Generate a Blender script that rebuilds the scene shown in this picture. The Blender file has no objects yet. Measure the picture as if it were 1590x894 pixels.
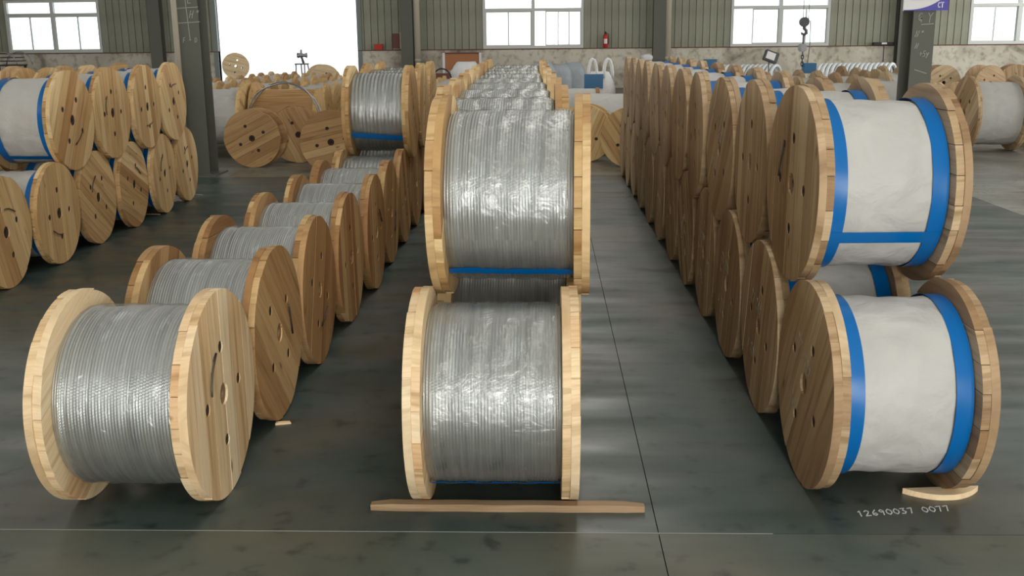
import bpy, bmesh, math, random
from mathutils import Vector, Matrix
from mathutils.geometry import delaunay_2d_cdt
C = bpy.context.scene.collection
S = bpy.context.scene
PI = math.pi
# ------------------------------------------------------------------ camera
F, HY, VX, CH, ROLL = 1600.0, 60.72, 850.24, 1.6964, -0.0098
TH = math.atan((447 - HY) / F)
YAW = math.atan((VX - 795) / math.hypot(F, 447 - HY))
CP = Vector((0, 0, CH))
fwd_h = Vector((-math.sin(YAW), math.cos(YAW), 0)); r0 = Vector((math.cos(YAW), math.sin(YAW), 0))
fwd = fwd_h * math.cos(TH) + Vector((0, 0, -math.sin(TH)))
d0 = fwd_h * -math.sin(TH) + Vector((0, 0, -math.cos(TH)))
eu = r0 * math.cos(ROLL) - d0 * math.sin(ROLL)
ed = r0 * math.sin(ROLL) + d0 * math.cos(ROLL)
cam = bpy.data.cameras.new('camera'); co = bpy.data.objects.new('camera', cam); C.objects.link(co)
cam.sensor_width = 36; cam.lens = F / 1590 * 36; cam.clip_end = 300
M = Matrix.Identity(4)
for i, a in enumerate((eu, -ed, -fwd)):
    for j in range(3): M[j][i] = a[j]
M.translation = CP
co.matrix_world = M
S.camera = co

def ray(u, v): return (fwd + eu * ((u - 795) / F) + ed * ((v - 447) / F))
def aty(u, v, y): d = ray(u, v); return CP + d * (y / d.y)
def atz(u, v, z=0.0): d = ray(u, v); return CP + d * ((z - CH) / d.z)

# ------------------------------------------------------------------ world, light, exposure
S.view_settings.view_transform = 'Standard'; S.view_settings.look = 'None'
S.view_settings.gamma = 1; S.view_settings.use_curve_mapping = False
S.view_settings.exposure = 0.0
w = bpy.data.worlds.new('sky'); S.world = w; w.use_nodes = True
w.node_tree.nodes['Background'].inputs[0].default_value = (0.93, 0.97, 1.0, 1)
w.node_tree.nodes['Background'].inputs[1].default_value = 2.0
XL, XR, YB, YW, ZC = -24.0, 19.0, -9.0, 37.0, 7.5
def area(name, loc, rot, sx, sy, power, col):
    l = bpy.data.lights.new(name, 'AREA'); l.shape = 'RECTANGLE'; l.size = sx; l.size_y = sy; l.energy = power; l.color = col
    o = bpy.data.objects.new(name, l); C.objects.link(o); o.location = loc; o.rotation_euler = rot; return o
WARM = (1.0, 0.965, 0.90)
area('daylight_front_door', (2.0, YB + .15, 2.6), (PI/2, 0, 0), 7.0, 5.0, 1150, WARM)
for k, x in enumerate((-10, 1.0, 12)):
    area('skylight_%d' % k, (x, 12, ZC - .08), (0, 0, 0), 1.4, 38, 620, WARM)
area('daylight_right_windows', (XR - .15, 15, 2.6), (0, PI/2, 0), 3.2, 40, 1500, WARM)
area('daylight_left_windows', (XL + .15, 8, 2.6), (0, -PI/2, 0), 3.2, 30, 1100, WARM)  # unseen fill lamp added to brighten the faces turned towards the left wall

# ------------------------------------------------------------------ materials
def mat(name, base=(.5, .5, .5), rough=.6, metal=0.0, spec=.5):
    m = bpy.data.materials.new(name); m.use_nodes = True
    b = m.node_tree.nodes['Principled BSDF']
    b.inputs['Base Color'].default_value = (*base, 1); b.inputs['Roughness'].default_value = rough
    b.inputs['Metallic'].default_value = metal; b.inputs['Specular IOR Level'].default_value = spec
    return m
def nd(m, t, **k):
    n = m.node_tree.nodes.new(t)
    for a, v in k.items():
        if a.startswith('i_'):
            key = a[2:]; key = int(key) if key.isdigit() else key.replace('_', ' ')
            n.inputs[key].default_value = v
        else: setattr(n, a, v)
    return n
def lk(m, a, b): m.node_tree.links.new(a, b)
def ramp(m, stops, fac=None):
    n = m.node_tree.nodes.new('ShaderNodeValToRGB'); e = n.color_ramp.elements
    while len(e) < len(stops): e.new(.5)
    for q, (p, c) in zip(e, stops):
        q.position = p; q.color = (*c, 1) if len(c) == 3 else c
    if fac is not None: lk(m, fac, n.inputs[0])
    return n
def mixc(m, fac, a, b, mode='MIX'):
    n = m.node_tree.nodes.new('ShaderNodeMix'); n.data_type = 'RGBA'; n.blend_type = mode
    for s, v in ((n.inputs[0], fac), (n.inputs[6], a), (n.inputs[7], b)):
        if hasattr(v, 'links'): lk(m, v, s)
        else: s.default_value = v if not isinstance(v, tuple) else (*v, 1)
    return n.outputs[2]
def bump(m, h, strength=.3, dist=.002):
    n = nd(m, 'ShaderNodeBump', i_Strength=strength, i_Distance=dist); lk(m, h, n.inputs['Height'])
    b = m.node_tree.nodes['Principled BSDF']; lk(m, n.outputs[0], b.inputs['Normal']); return n

def wood(name, tones, streak=.68, rough=.62, knot=True, uv=True):
    m = mat(name, rough=rough, spec=.3); b = m.node_tree.nodes['Principled BSDF']
    oi = nd(m, 'ShaderNodeObjectInfo'); tc = nd(m, 'ShaderNodeTexCoord')
    off = nd(m, 'ShaderNodeVectorMath', operation='SCALE'); off.inputs[0].default_value = (37.3, 91.7, 53.1)
    lk(m, oi.outputs['Random'], off.inputs['Scale'])
    add = nd(m, 'ShaderNodeVectorMath', operation='ADD')
    lk(m, tc.outputs['UV' if uv else 'Object'], add.inputs[0]); lk(m, off.outputs[0], add.inputs[1])
    mp = nd(m, 'ShaderNodeMapping'); mp.inputs['Scale'].default_value = (1.3, 22, 22); lk(m, add.outputs[0], mp.inputs[0])
    n1 = nd(m, 'ShaderNodeTexNoise', i_Scale=1.0, i_Detail=5.0, i_Distortion=.6); lk(m, mp.outputs[0], n1.inputs['Vector'])
    mp2 = nd(m, 'ShaderNodeMapping'); mp2.inputs['Scale'].default_value = (6, 160, 160); lk(m, add.outputs[0], mp2.inputs[0])
    n2 = nd(m, 'ShaderNodeTexNoise', i_Scale=1.0, i_Detail=3.0); lk(m, mp2.outputs[0], n2.inputs['Vector'])
    ton = ramp(m, [(i / max(1, len(tones) - 1), t) for i, t in enumerate(tones)], oi.outputs['Random'])
    st = ramp(m, [(.30, (streak, streak * .9, streak * .78)), (.5, (1, 1, 1)), (.72, (1.06, 1.07, 1.1))], n1.outputs['Fac'])
    col = mixc(m, 1.0, ton.outputs[0], st.outputs[0], 'MULTIPLY')
    fg = ramp(m, [(.3, (.86, .84, .8)), (.6, (1, 1, 1))], n2.outputs['Fac'])
    col = mixc(m, 1.0, col, fg.outputs[0], 'MULTIPLY')
    if knot:
        mk = nd(m, 'ShaderNodeMapping'); mk.inputs['Scale'].default_value = (3.6, 9, 9); lk(m, add.outputs[0], mk.inputs[0])
        vo = nd(m, 'ShaderNodeTexVoronoi', i_Scale=1.0); lk(m, mk.outputs[0], vo.inputs['Vector'])
        kr = ramp(m, [(.05, (1, 1, 1)), (.13, (0, 0, 0))], vo.outputs['Distance'])
        wn = nd(m, 'ShaderNodeTexWhiteNoise'); lk(m, vo.outputs['Position'], wn.inputs['Vector'])
        gt = nd(m, 'ShaderNodeMath', operation='GREATER_THAN'); lk(m, wn.outputs['Value'], gt.inputs[0]); gt.inputs[1].default_value = .62
        mu = nd(m, 'ShaderNodeMath', operation='MULTIPLY'); lk(m, kr.outputs[0], mu.inputs[0]); lk(m, gt.outputs[0], mu.inputs[1])
        mu2 = nd(m, 'ShaderNodeMath', operation='MULTIPLY'); lk(m, mu.outputs[0], mu2.inputs[0]); mu2.inputs[1].default_value = .75
        col = mixc(m, mu2.outputs[0], col, (.16, .075, .03))
    lk(m, col, b.inputs['Base Color'])
    bump(m, n2.outputs['Fac'], .35, .0015)
    return m
MT = {}
MT['pine'] = wood('pine_pale', [(.80, .61, .37), (.70, .49, .27), (.86, .71, .48), (.66, .40, .20), (.82, .64, .40), (.74, .52, .31)])
MT['tan'] = wood('pine_tan', [(.50, .31, .14), (.36, .19, .075), (.60, .41, .20), (.30, .155, .06), (.48, .30, .135)])
MT['gold'] = wood('pine_golden', [(.66, .46, .22), (.50, .31, .13), (.76, .57, .31), (.42, .23, .09), (.64, .45, .22)])
MT['brown'] = wood('pine_weathered', [(.50, .36, .215), (.37, .24, .125), (.58, .44, .275), (.31, .19, .095), (.48, .355, .225)], streak=.62)
MT['palewood'] = wood('pale_plywood', [(.80, .63, .40), (.72, .53, .31), (.86, .72, .5)], knot=False)
MT['greywood'] = wood('grey_batten_wood', [(.36, .25, .15), (.32, .22, .13)], streak=.6)

def strand_mat():
    m = mat('galvanised_strand', (.60, .62, .61), .37, .95); b = m.node_tree.nodes['Principled BSDF']
    tc = nd(m, 'ShaderNodeTexCoord'); mp = nd(m, 'ShaderNodeMapping'); lk(m, tc.outputs['UV'], mp.inputs[0])
    wv = nd(m, 'ShaderNodeTexWave', wave_type='BANDS', bands_direction='DIAGONAL', i_Scale=26.0, i_Distortion=0.4)
    mp.inputs['Scale'].default_value = (2.2, 5.2, 1); lk(m, mp.outputs[0], wv.inputs['Vector'])
    no = nd(m, 'ShaderNodeTexNoise', i_Scale=6.0, i_Detail=3.0)
    mp3 = nd(m, 'ShaderNodeMapping'); mp3.inputs['Scale'].default_value = (.4, 9, 1); lk(m, tc.outputs['UV'], mp3.inputs[0]); lk(m, mp3.outputs[0], no.inputs['Vector'])
    r = ramp(m, [(.3, (.40, .43, .44)), (.7, (.66, .70, .71))], no.outputs['Fac']); lk(m, r.outputs[0], b.inputs['Base Color'])
    bump(m, wv.outputs['Fac'], .35, .002)
    return m
MT['strand'] = strand_mat()
def film_mat():
    m = bpy.data.materials.new('clear_plastic_film'); m.use_nodes = True; nt = m.node_tree
    nt.nodes.remove(nt.nodes['Principled BSDF']); out = nt.nodes['Material Output']
    tr = nd(m, 'ShaderNodeBsdfTransparent'); tr.inputs[0].default_value = (.95, .95, .94, 1)
    gl = nd(m, 'ShaderNodeBsdfGlossy'); gl.inputs['Roughness'].default_value = .15
    df = nd(m, 'ShaderNodeBsdfDiffuse'); df.inputs[0].default_value = (.40, .395, .35, 1)
    tc = nd(m, 'ShaderNodeTexCoord'); mp = nd(m, 'ShaderNodeMapping'); mp.inputs['Scale'].default_value = (9, 16, 9); lk(m, tc.outputs['Object'], mp.inputs[0])
    n = nd(m, 'ShaderNodeTexNoise', i_Scale=1.6, i_Detail=4.0, i_Distortion=1.6); lk(m, mp.outputs[0], n.inputs['Vector'])
    bp = nd(m, 'ShaderNodeBump', i_Strength=.75, i_Distance=.012); lk(m, n.outputs['Fac'], bp.inputs['Height']); lk(m, bp.outputs[0], gl.inputs['Normal'])
    fr = nd(m, 'ShaderNodeFresnel', i_IOR=1.3); ad = nd(m, 'ShaderNodeMath', operation='MULTIPLY_ADD'); ad.inputs[1].default_value = .10; ad.inputs[2].default_value = .07; ad.use_clamp = True
    lk(m, fr.outputs[0], ad.inputs[0])
    m1 = nd(m, 'ShaderNodeMixShader'); m1.inputs[0].default_value = .20; lk(m, tr.outputs[0], m1.inputs[1]); lk(m, df.outputs[0], m1.inputs[2])
    m2 = nd(m, 'ShaderNodeMixShader'); lk(m, ad.outputs[0], m2.inputs[0]); lk(m, m1.outputs[0], m2.inputs[1]); lk(m, gl.outputs[0], m2.inputs[2])
    lk(m, m2.outputs[0], out.inputs[0]); return m
MT['film'] = film_mat()
def sheet_mat(name, base, wr=.7):
    m = mat(name, base, .55, 0, .35); b = m.node_tree.nodes['Principled BSDF']
    tc = nd(m, 'ShaderNodeTexCoord'); oi = nd(m, 'ShaderNodeObjectInfo')
    off = nd(m, 'ShaderNodeVectorMath', operation='SCALE'); off.inputs[0].default_value = (11, 7, 5); lk(m, oi.outputs['Random'], off.inputs['Scale'])
    add = nd(m, 'ShaderNodeVectorMath', operation='ADD'); lk(m, tc.outputs['Object'], add.inputs[0]); lk(m, off.outputs[0], add.inputs[1])
    n = nd(m, 'ShaderNodeTexNoise', i_Scale=5.5, i_Detail=4.0, i_Distortion=.35); lk(m, add.outputs[0], n.inputs['Vector'])
    bump(m, n.outputs['Fac'], wr, .03)
    r = ramp(m, [(.3, tuple(c * .9 for c in base)), (.7, base)], n.outputs['Fac']); lk(m, r.outputs[0], b.inputs['Base Color'])
    return m
MT['white'] = sheet_mat('white_woven_sheet', (.50, .497, .475), .8)
MT['greyfilm'] = sheet_mat('grey_plastic_sheet', (.42, .46, .50), 1.0)
MT['blue'] = mat('blue_tape', (.0, .125, .40), .28)
MT['bluebox'] = mat('blue_paint', (.03, .14, .30), .5)
MT['wire'] = mat('dark_tie_wire', (.10, .085, .07), .5, .6)
MT['boltrust'] = mat('rusty_dark_bolt', (.035, .018, .013), .8)  # near-black colour standing in for the shade inside the flange holes
MT['plug'] = mat('brown_core_wood', (.27, .165, .09), .75)
MT['dark'] = mat('dark_hollow', (.03, .022, .016), .9)
MT['chalk'] = mat('chalk', (.62, .64, .62), .9)
MT['chalkgrey'] = mat('grey_chalk', (.36, .37, .34), .9)
MT['chalkfaint'] = mat('faint_chalk', (.42, .37, .29), .9)
MT['steel'] = mat('grey_green_steel', (.115, .118, .095), .5)
MT['steel_dark'] = mat('dark_steel', (.05, .052, .05), .5)
MT['pipe'] = mat('cream_downpipe', (.52, .47, .38), .45)
MT['frame'] = mat('white_window_frame', (.62, .64, .62), .4)
MT['doorframe'] = mat('grey_door_frame', (.22, .25, .24), .5)
MT['red'] = mat('red_paint', (.52, .03, .02), .35)
MT['rust'] = mat('rust_red_trim', (.16, .06, .045), .7)
MT['black'] = mat('black_rubber', (.02, .02, .02), .6)
MT['chrome'] = mat('galvanised_iron', (.35, .36, .37), .4, .8)
MT['iron'] = mat('dark_iron', (.10, .10, .11), .5, .5)
MT['orange'] = mat('orange_brown_board', (.42, .17, .07), .6)
MT['labelwhite'] = mat('white_print', (.8, .8, .8), .5)
MT['purple'] = mat('violet_blue_print', (.10, .085, .42), .45)
MT['bagwhite'] = sheet_mat('white_bag_cloth', (.78, .79, .80), 1.0)
MT['coil'] = mat('white_coil_wrap', (.78, .82, .84), .4)
def glass_mat():
    m = bpy.data.materials.new('window_glass'); m.use_nodes = True; nt = m.node_tree
    nt.nodes.remove(nt.nodes['Principled BSDF']); out = nt.nodes['Material Output']
    tr = nd(m, 'ShaderNodeBsdfTransparent'); tr.inputs[0].default_value = (.93, .96, .95, 1)
    gl = nd(m, 'ShaderNodeBsdfGlossy'); gl.inputs['Roughness'].default_value = .03
    mx = nd(m, 'ShaderNodeMixShader'); mx.inputs[0].default_value = .06
    lk(m, tr.outputs[0], mx.inputs[1]); lk(m, gl.outputs[0], mx.inputs[2]); lk(m, mx.outputs[0], out.inputs[0]); return m
MT['glass'] = glass_mat()
def clad_mat():
    m = mat('green_grey_cladding', (.30, .31, .24), .55); b = m.node_tree.nodes['Principled BSDF']
    oi = nd(m, 'ShaderNodeObjectInfo'); r = ramp(m, [(0, (.30, .305, .235)), (1, (.35, .355, .28))], oi.outputs['Random'])
    tc = nd(m, 'ShaderNodeTexCoord'); n = nd(m, 'ShaderNodeTexNoise', i_Scale=1.2, i_Detail=6.0); lk(m, tc.outputs['Object'], n.inputs['Vector'])
    r2 = ramp(m, [(.35, (.8, .8, .78)), (.6, (1, 1, 1))], n.outputs['Fac'])
    lk(m, mixc(m, 1.0, r.outputs[0], r2.outputs[0], 'MULTIPLY'), b.inputs['Base Color']); return m
MT['clad'] = clad_mat()
def dado_mat():
    m = mat('stained_plaster', (.5, .46, .38), .8); b = m.node_tree.nodes['Principled BSDF']
    tc = nd(m, 'ShaderNodeTexCoord')
    n = nd(m, 'ShaderNodeTexNoise', i_Scale=.55, i_Detail=9.0, i_Distortion=.8); lk(m, tc.outputs['Object'], n.inputs['Vector'])
    r = ramp(m, [(.34, (.30, .26, .21)), (.40, (.54, .50, .42)), (.52, (.68, .64, .55))], n.outputs['Fac'])
    v = nd(m, 'ShaderNodeTexNoise', i_Scale=5.0, i_Detail=6.0); lk(m, tc.outputs['Object'], v.inputs['Vector'])
    r2 = ramp(m, [(.3, (.62, .56, .48)), (.5, (1, 1, 1))], v.outputs['Fac'])
    lk(m, mixc(m, 1.0, r.outputs[0], r2.outputs[0], 'MULTIPLY'), b.inputs['Base Color']); return m
MT['dado'] = dado_mat()
def floor_mat(name, a, b_, c, rough):
    m = mat(name, a, rough); b = m.node_tree.nodes['Principled BSDF']
    ge = nd(m, 'ShaderNodeNewGeometry')
    n = nd(m, 'ShaderNodeTexNoise', i_Scale=.9, i_Detail=7.0, i_Distortion=.5); lk(m, ge.outputs['Position'], n.inputs['Vector'])
    r = ramp(m, [(.33, a), (.5, b_), (.68, c)], n.outputs['Fac'])
    n2 = nd(m, 'ShaderNodeTexNoise', i_Scale=9.0, i_Detail=5.0); lk(m, ge.outputs['Position'], n2.inputs['Vector'])
    r2 = ramp(m, [(.30, (.5, .5, .5)), (.42, (1, 1, 1)), (.7, (1.08, 1.08, 1.06))], n2.outputs['Fac'])
    col = mixc(m, 1.0, r.outputs[0], r2.outputs[0], 'MULTIPLY'); lk(m, col, b.inputs['Base Color'])
    mp = nd(m, 'ShaderNodeMapping'); mp.inputs['Scale'].default_value = (.5, 2.2, 1); lk(m, ge.outputs['Position'], mp.inputs[0])
    n3 = nd(m, 'ShaderNodeTexNoise', i_Scale=1.6, i_Detail=6.0); lk(m, mp.outputs[0], n3.inputs['Vector'])
    rr = ramp(m, [(.35, (rough - .08,) * 3), (.65, (rough + .16,) * 3)], n3.outputs['Fac']); lk(m, rr.outputs[0], b.inputs['Roughness'])
    bump(m, n2.outputs['Fac'], .08, .004); return m
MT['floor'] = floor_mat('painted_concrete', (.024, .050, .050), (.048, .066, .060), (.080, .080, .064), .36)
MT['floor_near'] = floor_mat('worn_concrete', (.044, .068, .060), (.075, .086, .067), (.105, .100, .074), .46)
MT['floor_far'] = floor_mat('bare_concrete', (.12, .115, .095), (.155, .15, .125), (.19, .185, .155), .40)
MT['floor_right'] = floor_mat('worn_bare_concrete', (.11, .125, .115), (.18, .185, .16), (.30, .295, .25), .32)  # paler right of the rows: window reflections put into the floor colour
MT['base'] = mat('joint_filler', (.03, .03, .028), .9)
MT['jointline'] = mat('pale_joint_sealant', (.26, .28, .26), .8)
MT['ceil'] = mat('grey_roof_sheet', (.36, .37, .35), .7)
MT['yard'] = mat('sunlit_yard_concrete', (.6, .6, .57), .9)

# ------------------------------------------------------------------ helpers
def mesh(name, vs, fs, m=None, uvs=None, smooth=False):
    me = bpy.data.meshes.new(name); me.from_pydata(vs, [], fs)
    if uvs:
        ul = me.uv_layers.new(name='UVMap')
        for l in me.loops: ul.data[l.index].uv = uvs[l.vertex_index]
    if smooth: me.polygons.foreach_set('use_smooth', [True] * len(me.polygons))
    if m: me.materials.append(m)
    return me
def ob(name, me, parent=None, loc=(0, 0, 0), rot=(0, 0, 0)):
    o = bpy.data.objects.new(name, me); C.objects.link(o); o.location = loc; o.rotation_euler = rot
    if parent: o.parent = parent
    return o
def tag(o, label, cat, group=None):
    o['label'] = label; o['category'] = cat
    if group: o['group'] = group
    return o
def st(o): o['kind'] = 'structure'; return o
class MB:
    def __init__(s): s.v = []; s.f = []; s.uv = []
    def add(s, vs, fs, uvs=None):
        n = len(s.v); s.v += [tuple(v) for v in vs]; s.f += [tuple(i + n for i in f) for f in fs]
        s.uv += uvs if uvs else [(v[0] + v[2], v[1] + v[2] * .3) for v in vs]
        return s
    def box(s, a, b, bev=0):
        (x0, y0, z0), (x1, y1, z1) = a, b
        if not bev:
            return s.add([(x0,y0,z0),(x1,y0,z0),(x1,y1,z0),(x0,y1,z0),(x0,y0,z1),(x1,y0,z1),(x1,y1,z1),(x0,y1,z1)],
                         [(0,3,2,1),(4,5,6,7),(0,1,5,4),(1,2,6,5),(2,3,7,6),(3,0,4,7)])
        bm = bmesh.new(); bmesh.ops.create_cube(bm, size=1)
        for v in bm.verts: v.co = Vector(((x0+x1)/2 + v.co.x*(x1-x0), (y0+y1)/2 + v.co.y*(y1-y0), (z0+z1)/2 + v.co.z*(z1-z0)))
        bmesh.ops.bevel(bm, geom=list(bm.edges), offset=bev, segments=2, affect='EDGES')
        bm.verts.index_update(); r = s.add([v.co[:] for v in bm.verts], [[v.index for v in f.verts] for f in bm.faces]); bm.free(); return r
    def tube(s, pts, r, n=8, closed=False):
        pts = [Vector(p) for p in pts]; N = len(pts); vs = []; fs = []; up = None
        for i, p in enumerate(pts):
            a = pts[(i - 1) % N] if closed or i else p; b = pts[(i + 1) % N] if closed or i < N - 1 else p
            t = (b - a).normalized()
            if up is None: up = t.orthogonal().normalized()
            up = (up - t * up.dot(t)).normalized(); q = t.cross(up)
            rr = r[i] if isinstance(r, (list, tuple)) else r
            for k in range(n): vs.append(p + (up * math.cos(2*PI*k/n) + q * math.sin(2*PI*k/n)) * rr)
        for i in range(N if closed else N - 1):
            for k in range(n):
                j = (i + 1) % N; fs.append((i*n + k, i*n + (k+1) % n, j*n + (k+1) % n, j*n + k))
        if not closed: fs += [tuple(range(n))[::-1], tuple((N-1)*n + k for k in range(n))]
        return s.add(vs, fs)
    def lathe(s, prof, n=24, axis='z', c=(0, 0, 0), cap=True):
        vs = []; fs = []
        for (h, r) in prof:
            for k in range(n):
                a = 2*PI*k/n; x, y = r*math.cos(a), r*math.sin(a)
                vs.append({'z': (c[0]+x, c[1]+y, c[2]+h), 'x': (c[0]+h, c[1]+x, c[2]+y), 'y': (c[0]+y, c[1]+h, c[2]+x)}[axis])
        for i in range(len(prof) - 1):
            for k in range(n): fs.append((i*n+k, i*n+(k+1) % n, (i+1)*n+(k+1) % n, (i+1)*n+k))
        if cap: fs += [tuple(range(n))[::-1], tuple((len(prof)-1)*n + k for k in range(n))]
        return s.add(vs, fs)
    def build(s, name, m, parent=None, loc=(0, 0, 0), rot=(0, 0, 0), smooth=False):
        return ob(name, mesh(name, s.v, s.f, m, s.uv, smooth), parent, loc, rot)
def stroke_mesh(name, lines, m, wd=.008, th=.0015):
    """flat chalk lines in the local XZ plane, facing -Y"""
    b = MB()
    for L in lines:
        for (p, q) in zip(L[:-1], L[1:]):
            p = Vector(p); q = Vector(q); t = (q - p)
            if t.length < 1e-6: continue
            t.normalize(); n = Vector((-t.y, t.x)) * wd / 2; p = p - t * wd * .3; q = q + t * wd * .3
            b.box_ = None
            c = [p - n, q - n, q + n, p + n]
            b.add([(k.x, 0, k.y) for k in c] + [(k.x, -th, k.y) for k in c], [(0,1,2,3),(7,6,5,4),(0,4,5,1),(1,5,6,2),(2,6,7,3),(3,7,4,0)])
    return mesh(name, b.v, b.f, m, b.uv)
GL = {  # hand-written glyphs in a 0.6 x 1 box
 '0': [[(.3,0),(.05,.3),(.05,.7),(.3,1),(.55,.7),(.55,.3),(.3,0)]], '1': [[(.2,.8),(.35,1),(.3,0)]],
 '2': [[(.05,.8),(.25,1),(.5,.8),(.4,.5),(.05,0),(.55,.05)]], '3': [[(.05,.95),(.5,1),(.25,.6),(.52,.35),(.35,.02),(.05,.08)]],
 '6': [[(.45,1),(.12,.5),(.1,.15),(.35,0),(.52,.2),(.4,.42),(.12,.3)]], '7': [[(.05,.9),(.5,1),(.25,0)]],
 '9': [[(.5,.75),(.3,1),(.08,.75),(.25,.5),(.5,.7),(.4,0)]], 'E': [[(.5,1),(.08,1),(.05,0),(.5,.02)],[(.06,.5),(.42,.52)]],
 'H': [[(.12,1),(.02,0)],[(.55,1),(.42,0)],[(.06,.45),(.5,.55)]], 'F': [[(.5,1),(.1,.95),(.03,0)],[(.07,.5),(.4,.52)]],
 'D': [[(.08,.95),(.05,.05),(.4,.1),(.52,.5),(.4,.9),(.08,.95)]], 'G': [[(.5,.9),(.25,1),(.05,.5),(.25,.05),(.5,.3),(.52,.5),(.3,.45)],[(.5,.45),(.5,-.1)]],
 'Y': [[(.0,1),(.3,.55),(.6,1)],[(.3,.55),(.28,-.15)]], '-': [[(.08,.5),(.5,.52)]], '+': [[(.05,.5),(.5,.52)],[(.28,.8),(.25,.2)]],
 '5': [[(.5,1),(.12,.95),(.1,.6),(.45,.5),(.4,.08),(.05,.05)]], 'y': [[(.05,.7),(.25,.3)],[(.5,.7),(.1,-.2)]],
 'x': [[(.0,.8),(.5,.1)],[(.5,.8),(.0,.1)]], '"': [[(.15,1),(.1,.75)],[(.35,1),(.3,.75)]], ' ': [], 'C': [[(.5,.9),(.2,1),(.04,.5),(.2,0),(.5,.1)]], 'T': [[(.0,1),(.6,1)],[(.3,1),(.3,0)]]}
def word(t, x, z, h, sp=.8, slant=.1, rise=0.0):
    out = []
    for i, c in enumerate(t):
        for L in GL[c]: out.append([(x + i*h*sp + (p[0] + p[1]*slant)*h*.9, z + i*rise + p[1]*h) for p in L])
    return out

# ------------------------------------------------------------------ floor
XJ = atz(1030, 860).x
YJ = atz(795, 826).y
fl = st(MB().box((XL, YB, -.16), (XR, YW, -.014)).build('floor', MT['base']))
xs = [XL, XJ - 9, XJ - 4.5, XJ, XJ + 4.2, XJ + 9, XR]; ys = [YB, YJ - 4.2, YJ, YJ + 5.0, 13.15, 18.5, 24.5, 30.5, YW]
G = .004
for i in range(len(xs) - 1):
    for j in range(len(ys) - 1):
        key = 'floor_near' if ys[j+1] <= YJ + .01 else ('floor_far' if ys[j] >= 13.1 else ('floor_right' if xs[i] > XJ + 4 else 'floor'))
        g_ = .0018
        MB().box((xs[i] + g_, ys[j] + g_, -.014), (xs[i+1] - g_, ys[j+1] - g_, 0)).build('slab', MT[key], fl)
MB().box((XJ - 6.5, YJ - .0025, -.014), (XJ + .4, YJ + .0017, .0006)).build('joint_sealant', MT['jointline'], fl)
# chalk numbers on the floor
p = atz(1333, 802); q = atz(1462, 794)
o = ob('chalk_number', stroke_mesh('chalk_number', word('12690037 0077', 0, 0, .042, .66, .2), MT['chalk'], .0042, .0008), fl, (p.x, p.y, .0012), (-PI/2, 0, math.atan2(q.y - p.y, q.x - p.x)))

# ------------------------------------------------------------------ shell
yf = YW                                          # inner face of the far wall
ZS = aty(830, 76.5, yf).z                        # dado top
def wx(u): return aty(u, 60, yf).x
def wz(u, v): return aty(u, v, yf).z
ZSP = ZS + (76.5 - 17) / 1645 * yf                # transom height
ZT = ZS + 82 / 1645 * yf                          # window head
wins = [(wx(12), wx(158)), (wx(750), wx(906)), (wx(1134), wx(1287)), (wx(1503), wx(1657))]
DX0, DX1 = wx(338), wx(555)
DZ = 5.2
wb = st(MB().build('wall_back', None)) if False else None
b = MB(); b.box((XL, yf + .12, ZS), (wins[0][0], yf + .2, ZC))
edges = [XL] + [e for W in (wins[0],) for e in W] + [DX0, DX1] + [e for W in wins[1:] for e in W] + [XR]
solid = [(edges[i], edges[i+1]) for i in range(0, len(edges), 2)]
b = MB()
for (x0, x1) in solid: b.box((x0, yf + .1, ZS), (x1, yf + .2, ZC))
for (x0, x1) in wins: b.box((x0, yf + .1, ZT), (x1, yf + .2, ZC))
b.box((DX0, yf + .1, DZ), (DX1, yf + .2, ZC))
wall = st(b.build('wall_back', MT['steel_dark']))
PWD = 10.75 / 1625 * yf
pan = {}
def panel(x0, x1, z0, z1):
    k = (round(x1 - x0, 3), round(z1 - z0, 2))
    if k not in pan:
        w_, h_ = x1 - x0, z1 - z0; e = .022
        pr = [(0, .06), (.007, .06), (.010, .006), (e, .0), (w_ * .5, .006), (w_ - e, .0), (w_ - .010, .006), (w_ - .007, .06), (w_, .06)]
        vs = [(a, c, 0) for a, c in pr] + [(a, c, h_) for a, c in pr]; n = len(pr)
        pan[k] = mesh('cladding_panel', vs, [(i, i+1, n+i+1, n+i) for i in range(n-1)], MT['clad'])
    ob('cladding_panel', pan[k], wall, (x0, yf, z0))
for (x0, x1) in solid:
    n = max(1, round((x1 - x0) / PWD)); s = (x1 - x0) / n
    for i in range(n): panel(x0 + i*s, x0 + (i+1)*s, ZS + .03, ZC)
for (x0, x1) in wins:
    n = round((x1 - x0) / PWD); s = (x1 - x0) / n
    for i in range(n): panel(x0 + i*s, x0 + (i+1)*s, ZT, ZC)
n = round((DX1 - DX0) / PWD); s = (DX1 - DX0) / n
for i in range(n): panel(DX0 + i*s, DX0 + (i+1)*s, DZ, ZC)
b = MB(); b.box((XL, yf - .02, 0), (DX0, yf + .2, ZS)); b.box((DX1, yf - .02, 0), (XR, yf + .2, ZS))
st(b.build('wall_plinth', MT['dado']))
b = MB(); b.box((XL, yf - .06, ZS), (DX0, yf + .1, ZS + .03)); b.box((DX1, yf - .06, ZS), (XR, yf + .1, ZS + .03))
st(b.build('trim_1', MT['rust']))
b = MB(); b.box((DX0 - .16, yf - .05, 0), (DX0, yf + .2, DZ)); b.box((DX1, yf - .05, 0), (DX1 + .16, yf + .2, DZ)); b.box((DX0 - .16, yf - .05, DZ), (DX1 + .16, yf + .2, DZ + .2))
st(b.build('door_1', MT['doorframe']))
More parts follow.
